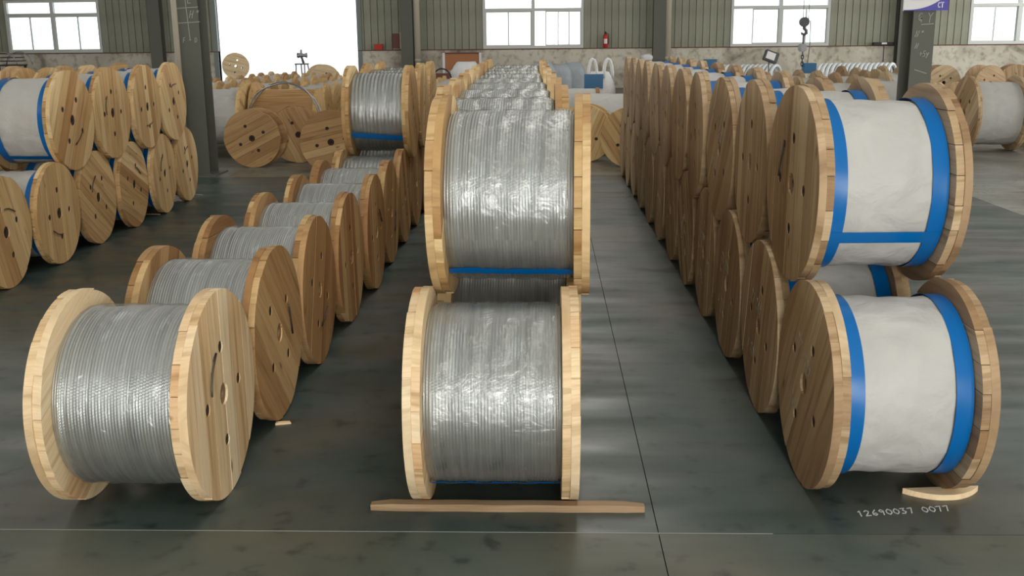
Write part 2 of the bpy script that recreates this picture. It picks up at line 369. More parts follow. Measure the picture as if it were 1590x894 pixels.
for wi, (x0, x1) in enumerate(wins):
    b = MB(); t = .09; y0, y1 = yf - .02, yf + .12; xm = (x0 + x1) / 2
    z0, z1 = ZS + .03, ZT
    b.box((x0, y0, z0), (x1, y1, z0 + t)); b.box((x0, y0, z1 - t), (x1, y1, z1)); b.box((x0, y0, z0 + t), (x0 + t, y1, z1 - t)); b.box((x1 - t, y0, z0 + t), (x1, y1, z1 - t))
    b.box((xm - .06, y0, z0 + t), (xm + .06, y1, z1 - t)); b.box((x0 + t, y0 + .001, ZSP - .05), (xm - .06, y1, ZSP + .05)); b.box((xm + .06, y0 + .001, ZSP - .05), (x1 - t, y1, ZSP + .05))
    wo = st(b.build('window_%d' % (wi + 1), MT['frame']))
    for side, (a, c) in enumerate(((x0 + t, xm - .06), (xm + .06, x1 - t))):
        MB().box((a, yf + .06, ZSP + .05), (c, yf + .066, z1 - t)).build('pane', MT['glass'], wo)
        mid = (a + c) / 2 + (.0, .05)[side]
        sl = [(a, mid + .02, .03), (mid - .02, c, .075)]
        if wi == 1 and side: sl = [(a + (c-a)*.23, a + (c-a)*.52, .03), (a + (c-a)*.50, a + (c-a)*.75, .075), (a + (c-a)*.73, c, .03)]
        if wi == 2 and not side: sl = [(a + (c-a)*.42, c, .03)]
        for (p0, p1, yy) in sl:
            e = .035; zz0, zz1 = z0 + t, ZSP - .05; bb = MB(); Y0, Y1 = yf + yy - .015, yf + yy + .015
            bb.box((p0, Y0, zz0), (p1, Y1, zz0 + e)); bb.box((p0, Y0, zz1 - e), (p1, Y1, zz1)); bb.box((p0, Y0, zz0 + e), (p0 + e, Y1, zz1 - e)); bb.box((p1 - e, Y0, zz0 + e), (p1, Y1, zz1 - e))
            sa = bb.build('sash', MT['frame'], wo)
            MB().box((p0 + e, Y0 + .012, zz0 + e), (p1 - e, Y0 + .017, zz1 - e)).build('pane', MT['glass'], sa)
# the other walls and the roof (outside the frame)
b = MB(); b.box((XL - .2, YB, 0), (XL, YW, 1.0)); b.box((XL - .2, YB, 4.2), (XL, YW, ZC)); b.box((XL - .2, YB, 1.0), (XL, -7, 4.2)); b.box((XL - .2, 23, 1.0), (XL, YW, 4.2)); st(b.build('wall_left', MT['clad']))
b = MB(); b.box((XR, YB, 0), (XR + .2, YW, 1.0)); b.box((XR, YB, 4.2), (XR + .2, YW, ZC)); b.box((XR, YB, 1.0), (XR + .2, -5, 4.2)); b.box((XR, 35, 1.0), (XR + .2, YW, 4.2)); st(b.build('wall_right', MT['clad']))
b = MB(); b.box((XL, YB - .2, 0), (-1.5, YB, ZC)); b.box((5.5, YB - .2, 0), (XR, YB, ZC)); b.box((-1.5, YB - .2, 5.1), (5.5, YB, ZC)); st(b.build('wall_front', MT['clad']))
st(MB().box((XL, YB, ZC), (XR, YW, ZC + .1)).build('ceiling', MT['ceil']))
st(MB().box((-60, YW + .2, -.2), (60, YW + 60, -.05)).build('ground_yard', MT['yard']))

# ------------------------------------------------------------------ columns and pipes
def hcol(cx, y0, wd, dp, label, name='steel_column', m='steel'):
    r = ob(name, None, None, (cx, y0, 0)); tag(r, label, 'column')
    MB().box((-wd/2, 0, 0), (wd/2, .018, ZC)).build('front_flange', MT[m], r)
    MB().box((-wd/2, dp - .018, 0), (wd/2, dp, ZC)).build('rear_flange', MT[m], r)
    MB().box((-.008, .018, 0), (.008, dp - .018, ZC)).build('web', MT['steel_dark'], r)  # web coloured darker to stand for shade on the column side
    return r
for u, lab in ((248, 'slim grey-green wall column beside the window nearest the doorway'), (634, 'grey-green wall column between the doorway and the sliding window'),
               (1022, 'grey-green wall column on the fire extinguisher side of its downpipe'), (1398, 'wall column partly behind the signboard column')):
    hcol(wx(u), yf - .42, .42, .36, lab, 'wall_column')
for u, lab in ((648, 'cream downpipe between the doorway and the sliding window'), (1037, 'cream downpipe between fire extinguisher and hanging hook')):
    pp = ob('downpipe', None, None, (aty(u, 60, yf - .35).x, yf - .35, 0)); tag(pp, lab, 'pipe')
    MB().lathe([(0, .11), (ZC, .11)], 16).build('pipe', MT['pipe'], pp, smooth=True)
    for z in (1.0, 3.0, 5.0): MB().lathe([(z, .12), (z + .06, .12)], 16).build('bracket', MT['pipe'], pp)
yc = 13.3
xa, xb = aty(279, 100, yc).x, aty(313, 100, yc).x
lc = hcol((xa + xb) / 2, yc, xb - xa, .37, 'grey-green steel column chalked with E, H and F-D')
MB().box((-.24, -.08, 0), (.24, .45, .02)).build('base_plate', MT['steel'], lc)
wdc = xb - xa
pp = ob('downpipe', None, None, (aty(269, 0, yc - .02).x, yc - .02, 0)); tag(pp, 'slim cream downpipe fixed beside the chalk-marked steel column', 'pipe')
MB().lathe([(0, .036), (ZC, .036)], 14).build('pipe', MT['pipe'], pp, smooth=True)
for z in (.6, 2.4, 4.4): MB().lathe([(z, .042), (z + .03, .042)], 14).build('bracket', MT['pipe'], pp)
zz = lambda v, u=290: aty(u, v, yc).z
L = [[(-.02, zz(0) + .3), (.02, zz(62))], [(-.15, zz(13)), (.15, zz(11))], [(-.14, zz(36)), (.16, zz(34))]]
L += word('E', .02, zz(5), .09) + word('H"', .03, zz(28), .09, .9, .2) + word('F-D', -.075, zz(66), .06, 1.25)
ob('chalk_mark', stroke_mesh('chalk_mark', L, MT['chalkgrey'], .009), lc, (0, -.001, 0))
yc2 = 13.3
xa, xb = aty(1415, 75, yc2).x, aty(1449, 75, yc2).x
rc = hcol((xa + xb) / 2, yc2, xb - xa, .42, 'grey-green steel column with a signboard and chalked G and Y')
MB().box((-.28, -.08, 0), (.28, .5, .02)).build('base_plate', MT['steel'], rc)
zz = lambda v, u=1432: aty(u, v, yc2).z
hw = (xb - xa) / 2
L = word('GY', -hw + .05, zz(33), .10, 1.2) + [[(-hw + .1, zz(38)), (hw - .02, zz(37))]] + word('H"', -hw + .03, zz(57), .07, .9, .3) + word('H', -hw + .04, zz(75), .06, .9, .3) + word('+5y', -hw + .1, zz(88), .07, .6) + [[(-hw + .06, zz(108)), (hw - .06, zz(114))]]
ob('chalk_mark', stroke_mesh('chalk_mark', L, MT['chalkgrey'], .009), rc, (0, -.001, 0))
sx0, sx1, sz = aty(1402, 10, yc2).x, aty(1471, 10, yc2).x, zz(16.5, 1436)
sg = ob('signboard', None, None, ((sx0 + sx1) / 2, yc2 - .035, sz)); tag(sg, 'white signboard with a violet-blue curved corner on the column', 'sign')
sw = (sx1 - sx0) / 2
MB().box((-sw, 0, 0), (sw, .03, .8)).build('board', MT['labelwhite'], sg)
vs = [(-sw, -.001, 0)]; n = 16
top = [(-sw + 2*sw*i/n, -.001, .01 + .2 * (i / n) ** 2.6) for i in range(n + 1)]
bot = [(-sw + 2*sw*i/n, -.001, 0) for i in range(n + 1)]
me = mesh('print_band', top + bot, [(i, i+1, n+1+i+1, n+1+i)[::-1] for i in range(n)], MT['purple']); ob('print_band', me, sg, (0, -.001, 0))
ob('logo', stroke_mesh('logo', word('CT', sw - .13, .035, .06, .62, 0), MT['labelwhite'], .012), sg, (0, -.003, 0))
ob('print_lines', stroke_mesh('print_lines', [[(-.18 + k * .0, .13 + .1*k), (.05, .13 + .1*k)] for k in range(2)], MT['chalk'], .01), sg, (0, -.001, 0))

# ------------------------------------------------------------------ reels
R0 = .40; T = .03
rng = random.Random(7)
def strip_mesh(name, a, b, r, x0, x1, holes, along, m, arc=9):
    g = .0013; a += g; b -= g
    a = max(a, -r * .9995); b = min(b, r * .9995)
    t0, t1 = math.asin(a / r), math.asin(b / r)
    up = [(r*math.sin(t0 + (t1-t0)*i/arc), r*math.cos(t0 + (t1-t0)*i/arc)) for i in range(arc + 1)]
    poly = up + [(s, -h) for s, h in reversed(up)]
    pts = [Vector(p) for p in poly]; ed = [(i, (i+1) % len(pts)) for i in range(len(pts))]
    use = []
    for (hs, hh, hr) in holes:
        if hs + hr > a and hs - hr < b:
            use.append((hs, hh, hr)); n0 = len(pts); K = 12
            pts += [Vector((hs + hr*math.cos(2*PI*k/K), hh + hr*math.sin(2*PI*k/K))) for k in range(K)]
            ed += [(n0 + k, n0 + (k+1) % K) for k in range(K)]
    V, E_, Fc, *_ = delaunay_2d_cdt(pts, ed, [], 0, 1e-6)
    keep = []
    for f in Fc:
        c = sum((V[i] for i in f), Vector((0, 0))) / len(f)
        if c.x < a or c.x > b or c.length > r: continue
        if any((c - Vector(h[:2])).length < h[2]*.985 for h in use): continue
        A = (V[f[1]] - V[f[0]]).cross(V[f[2]] - V[f[0]])
        if abs(A) < 1e-12: continue
        keep.append(tuple(f) if A > 0 else tuple(f)[::-1])
    cnt = {}
    for f in keep:
        for i in range(len(f)): cnt[(f[i], f[(i+1) % len(f)])] = 1
    bnd = [e for e in cnt if (e[1], e[0]) not in cnt]
    N = len(V)
    def P3(p, x): return (x, p.x, p.y) if along == 'z' else (x, -p.y, p.x)
    vs = [P3(p, x1) for p in V] + [P3(p, x0) for p in V]
    fs = [f for f in keep] + [tuple(i + N for i in f)[::-1] for f in keep]
    uv = [(p.y, p.x) for p in V] * 2
    nf = len(vs)
    for (i, j) in bnd:                       # rim faces, with their own vertices so that the UVs carry the depth
        k = len(vs)
        vs += [P3(V[i], x1), P3(V[j], x1), P3(V[j], x0), P3(V[i], x0)]
        uv += [(V[i].y*.15, V[i].x), (V[j].y*.15, V[j].x), (V[j].y*.15 + .05, V[j].x + .003), (V[i].y*.15 + .05, V[i].x + .003)]
        fs.append((k + 3, k + 2, k + 1, k))
    return mesh(name, vs, fs, m, uv)
def seams(r, n, rg):
    ws = [rg.uniform(.7, 1.3) for _ in range(n)]; t = sum(ws); x = -r; out = []
    for w_ in ws: out.append((x, x + w_/t*2*r)); x += w_/t*2*r
    return out
HOLES = lambda k: [(0, 0, .045 * k)] + [(.185*k*math.cos(a), .185*k*math.sin(a), .024*k) for a in (PI/2, PI, 0, -PI/2)]
FV = {}
def flange_meshes(var, r=R0, t=T):
    key = (var, r)
    if key in FV: return FV[key]
    rg = random.Random(100 + var); out = []
    k = r / R0
    for ply, (x0, x1, al) in enumerate(((0, t, 'y'), (t, 2*t, 'z'))):
        ho = HOLES(k)
        if ply == 0 and var % 2 == 0: ho = ho[1:]        # on some reels the bore stops at the inner boards
        for (a, b_) in seams(r, rg.choice((7, 8)), rg):
            j = rg.uniform(-.0015, .0015); rr = r - rg.uniform(0, .007)
            if max(abs(a), abs(b_)) > rr: rr = r
            out.append(('plank', strip_mesh('plank', a, b_, rr, x0 + (0 if ply else j*.3), x1 + (j if ply else -.0003), ho, al, MT['pine'])))
    FV[key] = out; return out
JV = {}
def joined_flange(var, r, t=T, holes=True):
    key = (var, r, t)
    if key in JV: return JV[key]
    rg = random.Random(300 + var); b = MB()
    for ply, (x0, x1, al) in enumerate(((0, t, 'y'), (t, 2*t, 'z'))):
        for (a, b_) in seams(r, 7, rg):
            me = strip_mesh('x', a, b_, r - rg.uniform(0, .003), x0, x1 + (rg.uniform(-.002, .002) if ply else -.0003), HOLES(r / R0) if holes else [], al, None, 6)
            uvl = me.uv_layers[0].data; uvv = {}
            du = rg.uniform(0, 9)
            for l in me.loops: uvv[l.vertex_index] = (uvl[l.index].uv[0] + du, uvl[l.index].uv[1] + du)
            b.add([v.co[:] for v in me.vertices], [tuple(p_.vertices) for p_ in me.polygons], [uvv.get(i, (0, 0)) for i in range(len(me.vertices))])
            bpy.data.meshes.remove(me)
    JV[key] = mesh('flange', b.v, b.f, MT['pine'], b.uv); return JV[key]
def setmat(o, m):
    o.material_slots[0].link = 'OBJECT'; o.material_slots[0].material = m
DV = {}
def cyl_grid(name, x0, x1, rf, nx, na, m, a0=0, a1=2*PI, smooth=True):
    """surface r = rf(x01, angle) about the local X axis through the origin"""
    vs = []; uv = []; fs = []; full = abs(a1 - a0 - 2*PI) < 1e-6
    for i in range(nx + 1):
        for k in range(na + 1):
            a = a0 + (a1 - a0) * k / na; s = i / nx; r = rf(s, a)
            vs.append((x0 + (x1 - x0) * s, r * math.cos(a), r * math.sin(a))); uv.append((a * .33, x0 + (x1 - x0) * s))
    for i in range(nx):
        for k in range(na): fs.append((i*(na+1)+k, (i+1)*(na+1)+k, (i+1)*(na+1)+k+1, i*(na+1)+k+1))
    return mesh(name, vs, fs, m, uv, smooth)
def wound(wi, r, fine=True, seed=0):
    key = ('wound', round(wi, 3), r, fine, seed)
    if key in DV: return DV[key]
    rg = random.Random(seed + 5); n = int(wi / .0112) if fine else int(wi / .03); sub = 5 if fine else 3
    lev = []; lv = 0
    for i in range(n):
        if rg.random() < .22: lv = rg.choice((0, 0, -.003, -.0055, .001))
        lev.append(lv + rg.uniform(-.0008, .0008))
    lev[0] = lev[-1] = -.010; lev[1] = lev[-2] = -.004
    amp = (wi / n) / 2
    def rf(s, a):
        q = s * n; i = min(n - 1, int(q)); f = q - i
        return r + lev[i] - amp + amp * math.sqrt(max(0, 1 - (2*f - 1) ** 2 * .96)) + .0012 * math.sin(a * 2 + i * .3)
    DV[key] = cyl_grid('wound_strand', -wi/2, wi/2, rf, n * sub, 84 if fine else 40, MT['strand']); return DV[key]
def film(wi, r, seed=0):
    key = ('film', round(wi, 3), r, seed)
    if key in DV: return DV[key]
    ph = [random.Random(seed + k).uniform(0, 6.28) for k in range(8)]
    def rf(s, a):
        e = min(s, 1 - s)
        return r + .004 + .002 * math.sin(17*a + 9*s + ph[0]) * math.sin(11*s + ph[1]) + .0018 * math.sin(31*s + 3*a + ph[2]) + .0022*math.sin(5*a + ph[3]) - (.012 * (1 - e/.05) if e < .05 else 0)
    DV[key] = cyl_grid('plastic_film', -wi/2 + .004, wi/2 - .004, rf, 40, 90, MT['film']); return DV[key]
def wrap(wi, r, fine=True, seed=0):
    key = ('wrap', round(wi, 3), r, fine, seed)
    if key in DV: return DV[key]
    ph = [random.Random(seed + 40 + k).uniform(0, 6.28) for k in range(8)]
    def rf(s, a):
        return r + .003*math.sin(3*a + ph[0] + 4*s) + .0022*math.sin(9*a + 7*s + ph[1]) + .0018*math.sin(23*s + 2*a + ph[2]) + .0012*math.sin(19*a - 13*s + ph[3]) - .004 * (2*s - 1) ** 4
    DV[key] = cyl_grid('white_wrap', -wi/2 + .002, wi/2 - .002, rf, 30 if fine else 8, 72 if fine else 32, MT['white']); return DV[key]
def tape_ring(r, wd, na=64):
    key = ('tape', r, wd, na)
    if key in DV: return DV[key]
    DV[key] = cyl_grid('edge_tape', -wd/2, wd/2, lambda s, a: r + .007 + .0006*math.sin(7*a + 3*s), 3, na, MT['blue']); return DV[key]
def tape_strip(wi, r, a, wd, wav=0.0, seed=0, tilt=0.0):
    n = 26; vs = []; fs = []; rg = random.Random(seed)
    for i in range(n + 1):
        x = -wi/2 + wi * i/n; j = rg.uniform(-wav, wav); j2 = rg.uniform(-wav, wav)
        for q, aa in enumerate((a - wd/2/r + j + tilt*(i/n-.5), a - wd/6/r + tilt*(i/n-.5), a + wd/6/r + tilt*(i/n-.5), a + wd/2/r + j2 + tilt*(i/n-.5))):
            vs.append((x, (r + .0085) * math.cos(aa), (r + .0085) * math.sin(aa)))
    for i in range(n):
        for q in range(3): fs.append((i*4+q, (i+1)*4+q, (i+1)*4+q+1, i*4+q+1))
    return mesh('tape_strip', vs, fs, MT['blue'], None, True)
def HOLEDISC(k, t):
    key = ('bolt', k, t)
    if key not in DV: b = MB().lathe([(t*.5, .0001), (t*.5, .0232*k), (2*t - .0035, .0232*k), (2*t - .0035, .012*k), (2*t - .009, .0001)], 12, 'x', cap=False); DV[key] = mesh('bolt_end', b.v, b.f, MT['boltrust'])
    return DV[key]
def PLUG(k, t, dark):
    key = ('plug', k, t, dark)
    if key not in DV: b = MB().lathe([(0, .0001), (0, .0435*k), (2*t - .008, .0435*k), (2*t - .008, .018*k), (2*t - .025, .016*k), (2*t - .025, .0001)], 16, 'x', cap=False); DV[key] = mesh('core_plug', b.v, b.f, MT['boltrust'] if dark else MT['plug'])  # dark variant puts the shade of an open bore into its colour
    return DV[key]
CAMSIDE = PI     # local angle about the reel axis that looks back towards the camera (-Y)
cnt_reel = [0]
def reel(x, y, z, W=.57, yaw=0.0, R=R0, kind='silver', wd='pine', spin=(0, 0), detail=2, label='', group=None, rw=None, strip=None, tape=True, tail=None, chalk=False, name='cable_reel', tiltx=0.0, filmed=True, t=T):
    i = cnt_reel[0]; cnt_reel[0] += 1
    rw = rw if rw else R * .8375
    root = ob(name, None, None, (x, y, z - R), (0, 0, yaw)); tag(root, label, 'cable reel', group)
    wi = W - 4*t
    m = MT[wd]
    for k, sgn in enumerate((-1, 1)):
        loc = (sgn * (W/2 - 2*t), 0, R); rot = (spin[k] * (1 if sgn > 0 else -1), 0, 0 if sgn > 0 else PI)
        if detail == 2:
            fo = ob('flange', None, root, loc, rot)
            for nm, me in flange_meshes((i * 2 + k * 3 + i // 3) % 5, R, t):
                setmat(ob(nm, me, fo), m)
            ob('core_plug', PLUG(R / R0, t, wd in ('gold', 'tan') and kind != 'silver'), fo)
            for a in (0, PI/2, PI, -PI/2):
                ob('bolt_end', HOLEDISC(R / R0, t), fo, (0, .185*R/R0*math.cos(a), .185*R/R0*math.sin(a)))  # dark discs added so that the small holes look shaded inside
            if tail and tail[0] == sgn:
                a = tail[1]; rr = .185; x0 = 2*t - .002
                q = lambda l_, sd, dx: (x0 + dx, rr*math.cos(a) + l_*math.cos(a + 2.0) - sd*math.sin(a + 2.0), rr*math.sin(a) + l_*math.sin(a + 2.0) + sd*math.cos(a + 2.0))
                MB().tube([(t, rr*math.cos(a), rr*math.sin(a)), q(0, 0, .004), q(-.03, .004, .010), q(.05, -.004, .008), q(.10, .002, .010), q(.135, .014, .012)], .0042, 6).build('wire_tail', MT['wire'], fo, smooth=True)
            if chalk and sgn == -1:
                rg = random.Random(i); L = []
                for (zz_, tx, xx_) in ((.05, '27', -.19), (.06, '200', -.08), (-.20, '1', -.17), (-.19, '20', -.10)):
                    ob('chalk_mark', stroke_mesh('chalk_mark', word(tx, xx_, zz_, .055, .7, .2), MT['chalkfaint'], .006, .001), fo, (2*t + .0022, 0, 0), (0, 0, PI/2))
        else:
            fo = ob('flange', joined_flange((i + k) % 4, R, t), root, loc, rot); setmat(fo, m)
    c = (0, 0, R)
    if kind == 'silver':
        ob('wound_strand', wound(wi, rw, detail == 2 and y < 8, i % 3), root, c, (i * .7, 0, 0))
        if filmed: ob('plastic_film', film(wi, rw, i % 3), root, c, (i * 1.1, 0, 0))
    elif kind == 'white':
        ob('white_wrap', wrap(wi, rw, detail == 2, i % 4), root, c, (i * .9, 0, 0))
        if tape:
            for sgn in (-1, 1): ob('edge_tape', tape_ring(rw, .062 if detail == 2 else .05, 64 if detail == 2 else 32), root, (sgn * (wi/2 - .035), 0, R))
    elif kind == 'empty':
        key = ('drum', round(wi, 3), rw)
        if key not in DV: DV[key] = MB().lathe([(-wi/2, rw), (wi/2, rw)], 22, 'x', cap=False); DV[key] = mesh('drum', DV[key].v, DV[key].f, MT['tan'], DV[key].uv)
        ob('drum', DV[key], root, c)
    if strip:
        a, wd_, wav, tilt = strip
        ob('tape_strip', tape_strip(wi - .01, rw, PI + a, wd_, wav, i, tilt), root, c)
    return root
ORDN = ['first', 'second', 'third', 'fourth', 'fifth', 'sixth', 'seventh', 'eighth', 'ninth', 'tenth', 'eleventh', 'twelfth', 'thirteenth', 'fourteenth', 'fifteenth', 'sixteenth']
ORD = ['front', 'second', 'third', 'fourth', 'fifth', 'sixth', 'seventh', 'eighth', 'ninth', 'tenth', 'eleventh', 'twelfth', 'thirteenth']
def rest(y, ya, yb, R=R0):
    """height of a reel's axis when it lies on two reels of radius R on the floor"""
    dy = min(abs(y - ya), abs(yb - y)); return R + math.sqrt(max(0, (2*R) ** 2 - dy * dy)) + .004
rg = random.Random(3)
# left row: single layer, silver
LX = [-1.506, -1.501, -1.494, -1.478, -1.459, -1.482, -1.485, -1.49, -1.50, -1.50]
LY = [3.675, 4.51, 5.346, 6.191, 7.043, 7.913, 8.75, 9.59, 10.43, 11.27]
LS = [0, .75, -.42, 0.05, .05, -.3, .3, 0, .6, .2]
LW = ['pine', 'tan', 'tan', 'tan', 'tan', 'tan', 'tan', 'tan', 'tan', 'tan']
LT = [(1, 2.1), (1, -.9), (1, -1.2), None, (1, .3), (1, -.6), None, None, None, None]
for k in range(10):
    lab = 'silver wire reel at the head of the single-layer row, pale fresh pine flanges' if k == 0 else '%s silver wire reel along the single-layer row, counted from its pale pine head reel' % ORD[k]
    reel(LX[k], LY[k], R0, .5695, math.radians((-.5, -.7, -.3, -.3, .2, -.2, 0, 0, .5, 0)[k]), wd=LW[k], spin=(LS[k] + .4, LS[k]), label=lab, group='silver reels in the single-layer row', tail=LT[k])
for k, y in enumerate((9.17, 10.01, 10.85)):
    reel(-1.445, y, rest(y, LY[6+k], LY[7+k]), .5695, .01, wd='gold', spin=(.3, .6 - k), label='silver wire reel with a blue tape stripe stacked on the single-layer row' if k == 0 else '%s stacked silver reel atop the single-layer row, behind the blue-striped one' % ORD[k], group='silver reels stacked on the single-layer row', strip=(.6, .055, 0, .12) if k == 0 else None, filmed=True)
# middle row: two layers, silver
CYs = [3.699 + .832 * k for k in range(10)]
CXs = [-.187, -.155, -.20, -.22, -.24, -.25, -.26, -.27, -.28, -.28]
for k in range(10):
    lab = 'lower silver wire reel standing behind the timber batten on the floor' if k == 0 else '%s lower silver reel in the middle double-stacked row, counted from the timber batten' % ORD[k]
    reel(CXs[k], CYs[k], R0, .608, 0, wd='gold' if k else 'pine', spin=(.1 + rg.random(), rg.random()), label=lab, group='lower silver reels in the middle row', strip=(1.0, .032, .035, 0) if k < 2 else None)
UX = [-.127, -.20, -.215, -.235, -.26, -.27, -.285, -.30, -.30]
for k in range(9):
    y = 4.117 + .834 * k
    lab = 'large silver wire reel stacked on top above the timber batten, blue tape below' if k == 0 else '%s top-layer silver reel in the middle double-stacked row, counted from the timber batten' % ORD[k]
    reel(UX[k], y, rest(y, CYs[k], CYs[k+1]) + 0, .608, math.radians(-2.0) if k == 0 else rg.uniform(-.012, .012), wd='gold', spin=(.2 + rg.random(), rg.random()), label=lab, group='top silver reels in the middle row', strip=(.90, .045, .02, .03) if k == 0 else None)
# right row: two layers, white wrapped
RYs = [3.804, 4.614, 5.455, 6.309, 7.153] + [7.99 + .84 * k for k in range(7)]
RXs = [1.276, 1.264, 1.262, 1.266, 1.262, 1.26, 1.255, 1.25, 1.25, 1.25, 1.25, 1.25]
RS = [.55, .25, .3, .1, -.6, -.45, .2, .1, .3, -.2, .1, .2]
for k in range(12):
    lab = 'lower white-wrapped reel with blue edge tape, its rim on a pale wood offcut' if k == 0 else '%s lower white-wrapped reel in the right double-stacked row, counted from the wood offcut' % ORD[k]
    reel(RXs[k], RYs[k], R0, .5703, math.radians(1.0) if k == 0 else 0, kind='white', wd='brown', spin=(RS[k], .3 * k), label=lab, group='lower white-wrapped reels in the right row', chalk=k < 5)
US = [0.02, .03, .65, -.15, .02, .2, -.3, .4, .1, -.1, .25]
for k in range(11):
    y = (RYs[k] + RYs[k+1]) / 2 + (.03 if k < 2 else 0)
    x = (1.288, 1.28, 1.265, 1.25, 1.25, 1.25, 1.25, 1.24, 1.25, 1.25, 1.25)[k]
    lab = 'white-wrapped reel with blue H-shaped taping stacked above the wood offcut' if k == 0 else '%s top-layer white-wrapped reel in the right double-stacked row, counted from the wood offcut' % ORD[k]
    reel(x, y, rest(y, RYs[k], RYs[k+1]) + 0, .5703, math.radians((1.5, 0, 1, -1, .5, 0, 1, -1, 0, .5, 0)[k]), kind='white', wd='brown', spin=(US[k], .5 * k), label=lab, group='top white-wrapped reels in the right row', strip=(.52, .052, 0, 0) if k == 0 else None, tail=(-1, 2.3) if k == 0 else None, chalk=k == 2)
# far-left rows by the chalk-marked column, counted from that column
FY = [11.164, 10.357, 9.545, 8.73, 7.89, 7.06, 6.22]
FX = [-4.203, -4.16, -4.157, -4.149, -4.103, -4.10, -4.10]
FYW = [.05, .07, .06, .037, .046, .05, .05]
for k in range(6):
    lab = ('%s lower white-wrapped reel in the row ending at the chalk-marked column, counted from that column' % ('first' if k == 0 else ORD[k]))
    reel(FX[k], FY[k], R0, .57, FYW[k], kind='white', wd='gold', spin=(.2 * k, (.3, .2, 1.15, .95, .02, .35, .2)[k]), label=lab, group='lower reels in the row by the column', tail=(1, (1.2, 1.9, -.6, 1.0, -2.4, .5, 0)[k]))
for k, y in enumerate((10.77, 9.955, 9.14, 8.32)):
    lab = ('%s top-layer white-wrapped reel in the row ending at the chalk-marked column, counted from that column' % ('first' if k == 0 else ORD[k]))
    reel(-4.24 + (.09, .12, .12, .13)[k], y, rest(y, FY[k], FY[k+1]), .57, (.03, .05, .02, 0, 0)[k], kind='white', wd='gold', spin=(.4 * k, (.45, .08, .0, -.55, .1)[k]), label=lab, group='top reels in the row by the column', strip=(.95, .05, 0, .02) if k == 3 else None, tail=(1, (.8, -2.0, 2.4, -.9, 0)[k]))
# rows behind: boards too small to tell apart there
def far_row(x, y0, n, dy, label, group, R=R0, W=.57, kind='white', wd='brown', two=False, dx=0, yaw=0, tape=False, rw=None, jit=.02):
    ys = [y0 + dy * k + rg.uniform(-jit, jit) * 0 for k in range(n)]
    for k, y in enumerate(ys):
        reel(x + dx * k + rg.uniform(-jit, jit), y, R, W, yaw + rg.uniform(-.03, .03), R, kind, wd, (rg.random() * 3, rg.random() * 3), 1, (label % (('nearest' if k == 0 else ORD[k]) + (' lower' if two else ''))) if '%s' in label else label, group, tape=tape, rw=rw)
    if two:
        for k in range(n - 1):
            reel(x + dx * k + rg.uniform(-jit, jit), (ys[k] + ys[k+1]) / 2, rest((ys[k] + ys[k+1]) / 2, ys[k], ys[k+1], R), W, yaw + rg.uniform(-.04, .04), R, kind, wd, (rg.random() * 3, rg.random() * 3), 1, label % (ORD[n - 2 - k].replace('front', 'first') + ' top-layer'), group, tape=tape, rw=rw)
far_row(-5.05, 6.6, 6, .84, '%s white-wrapped reel in the second row in from the chalk-marked column', 'second row of reels by the column', wd='gold', two=True, tape=True)
far_row(-6.1, 8.3, 4, .84, '%s white-wrapped reel in the third row in from the chalk-marked column', 'third row of reels by the column', wd='gold', two=True, tape=True)
for j, (x, y0, n) in enumerate(((2.0, 16.2, 4), (3.15, 16.0, 4), (4.3, 16.3, 4), (5.35, 16.9, 3), (6.5, 19.6, 3))):
    far_row(x, y0, n, 1.12, '%s large white-wrapped reel from the cross aisle in the ' + ('row next to the film-wrapped reel', 'second row from the film-wrapped reel', 'third row from the film-wrapped reel', 'row next to the signboard column', 'row behind the signboard column')[j], 'large white reels beneath the hook', R=.55, W=.9, wd='brown', rw=.44)
# before the open doorway
far_row(-4.93, 15.6, 3, 1.13, dx=-.28, label= '%s large white-drum reel from the cross aisle beside the chalk-marked column', group='large white reels by the column foot', R=.55, W=.9, wd='gold', rw=.36)
for j, x in enumerate((-3.3, -4.6, -5.9, -7.2, -9.6)):
    far_row(x, 20.4 + (.6 if x < -6 else 0), 9, .95, '%s white-wrapped reel from the cross aisle, ' + ('first', 'second', 'third', 'fourth', 'fifth')[j] + ' doorway row past the blue-striped reel', 'far white reels by the doorway', R=.45, W=.7, wd='gold')
far_row(-2.0, 16.4, 9, .95, '%s white-wrapped reel from the cross aisle in the row behind the blue-striped reel', 'far white reels behind the striped reel', R=.45, W=.7, wd='gold')
far_row(-.6, 17.4, 6, .95, '%s white-wrapped reel from the cross aisle in the row beyond the middle row', 'far white reels beyond the middle row', R=.45, W=.7, wd='gold')
# empty reels lying about on the cross aisle
reel(-4.037, 14.36, R0, .36, -1.62, kind='empty', wd='tan', spin=(.2, -1.1), rw=.22, label='empty reel facing forward beside the foot of the chalk-marked column', group=None, name='empty_reel')
reel(-3.58, 14.88, R0, .36, -1.25, kind='empty', wd='tan', spin=(.6, .45), rw=.22, label='empty reel with slanting boards, middle of three in the cross aisle', name='empty_reel')
reel(-2.86, 13.75, R0, .40, -1.38, kind='empty', wd='tan', spin=(.5, -1.35), rw=.22, label='empty reel in the cross aisle closest to the blue-striped stacked reel', name='empty_reel')
reel(-2.2, 14.75, R0, .40, -1.1, kind='empty', wd='tan', spin=(.5, -1.0), rw=.22, label='empty reel half hidden behind the blue-striped stacked reel', name='empty_reel', detail=1)
reel(.584, 14.75, R0, .36, 1.35, kind='empty', wd='gold', spin=(.4, .2), rw=.22, label='empty reel behind the tall flange of the middle row', name='empty_reel')
reel(1.18, 14.10, R0, .36, 1.22, kind='empty', wd='gold', spin=(-.6, .2), rw=.22, label='empty reel leaning beside the end of the right white row', name='empty_reel')
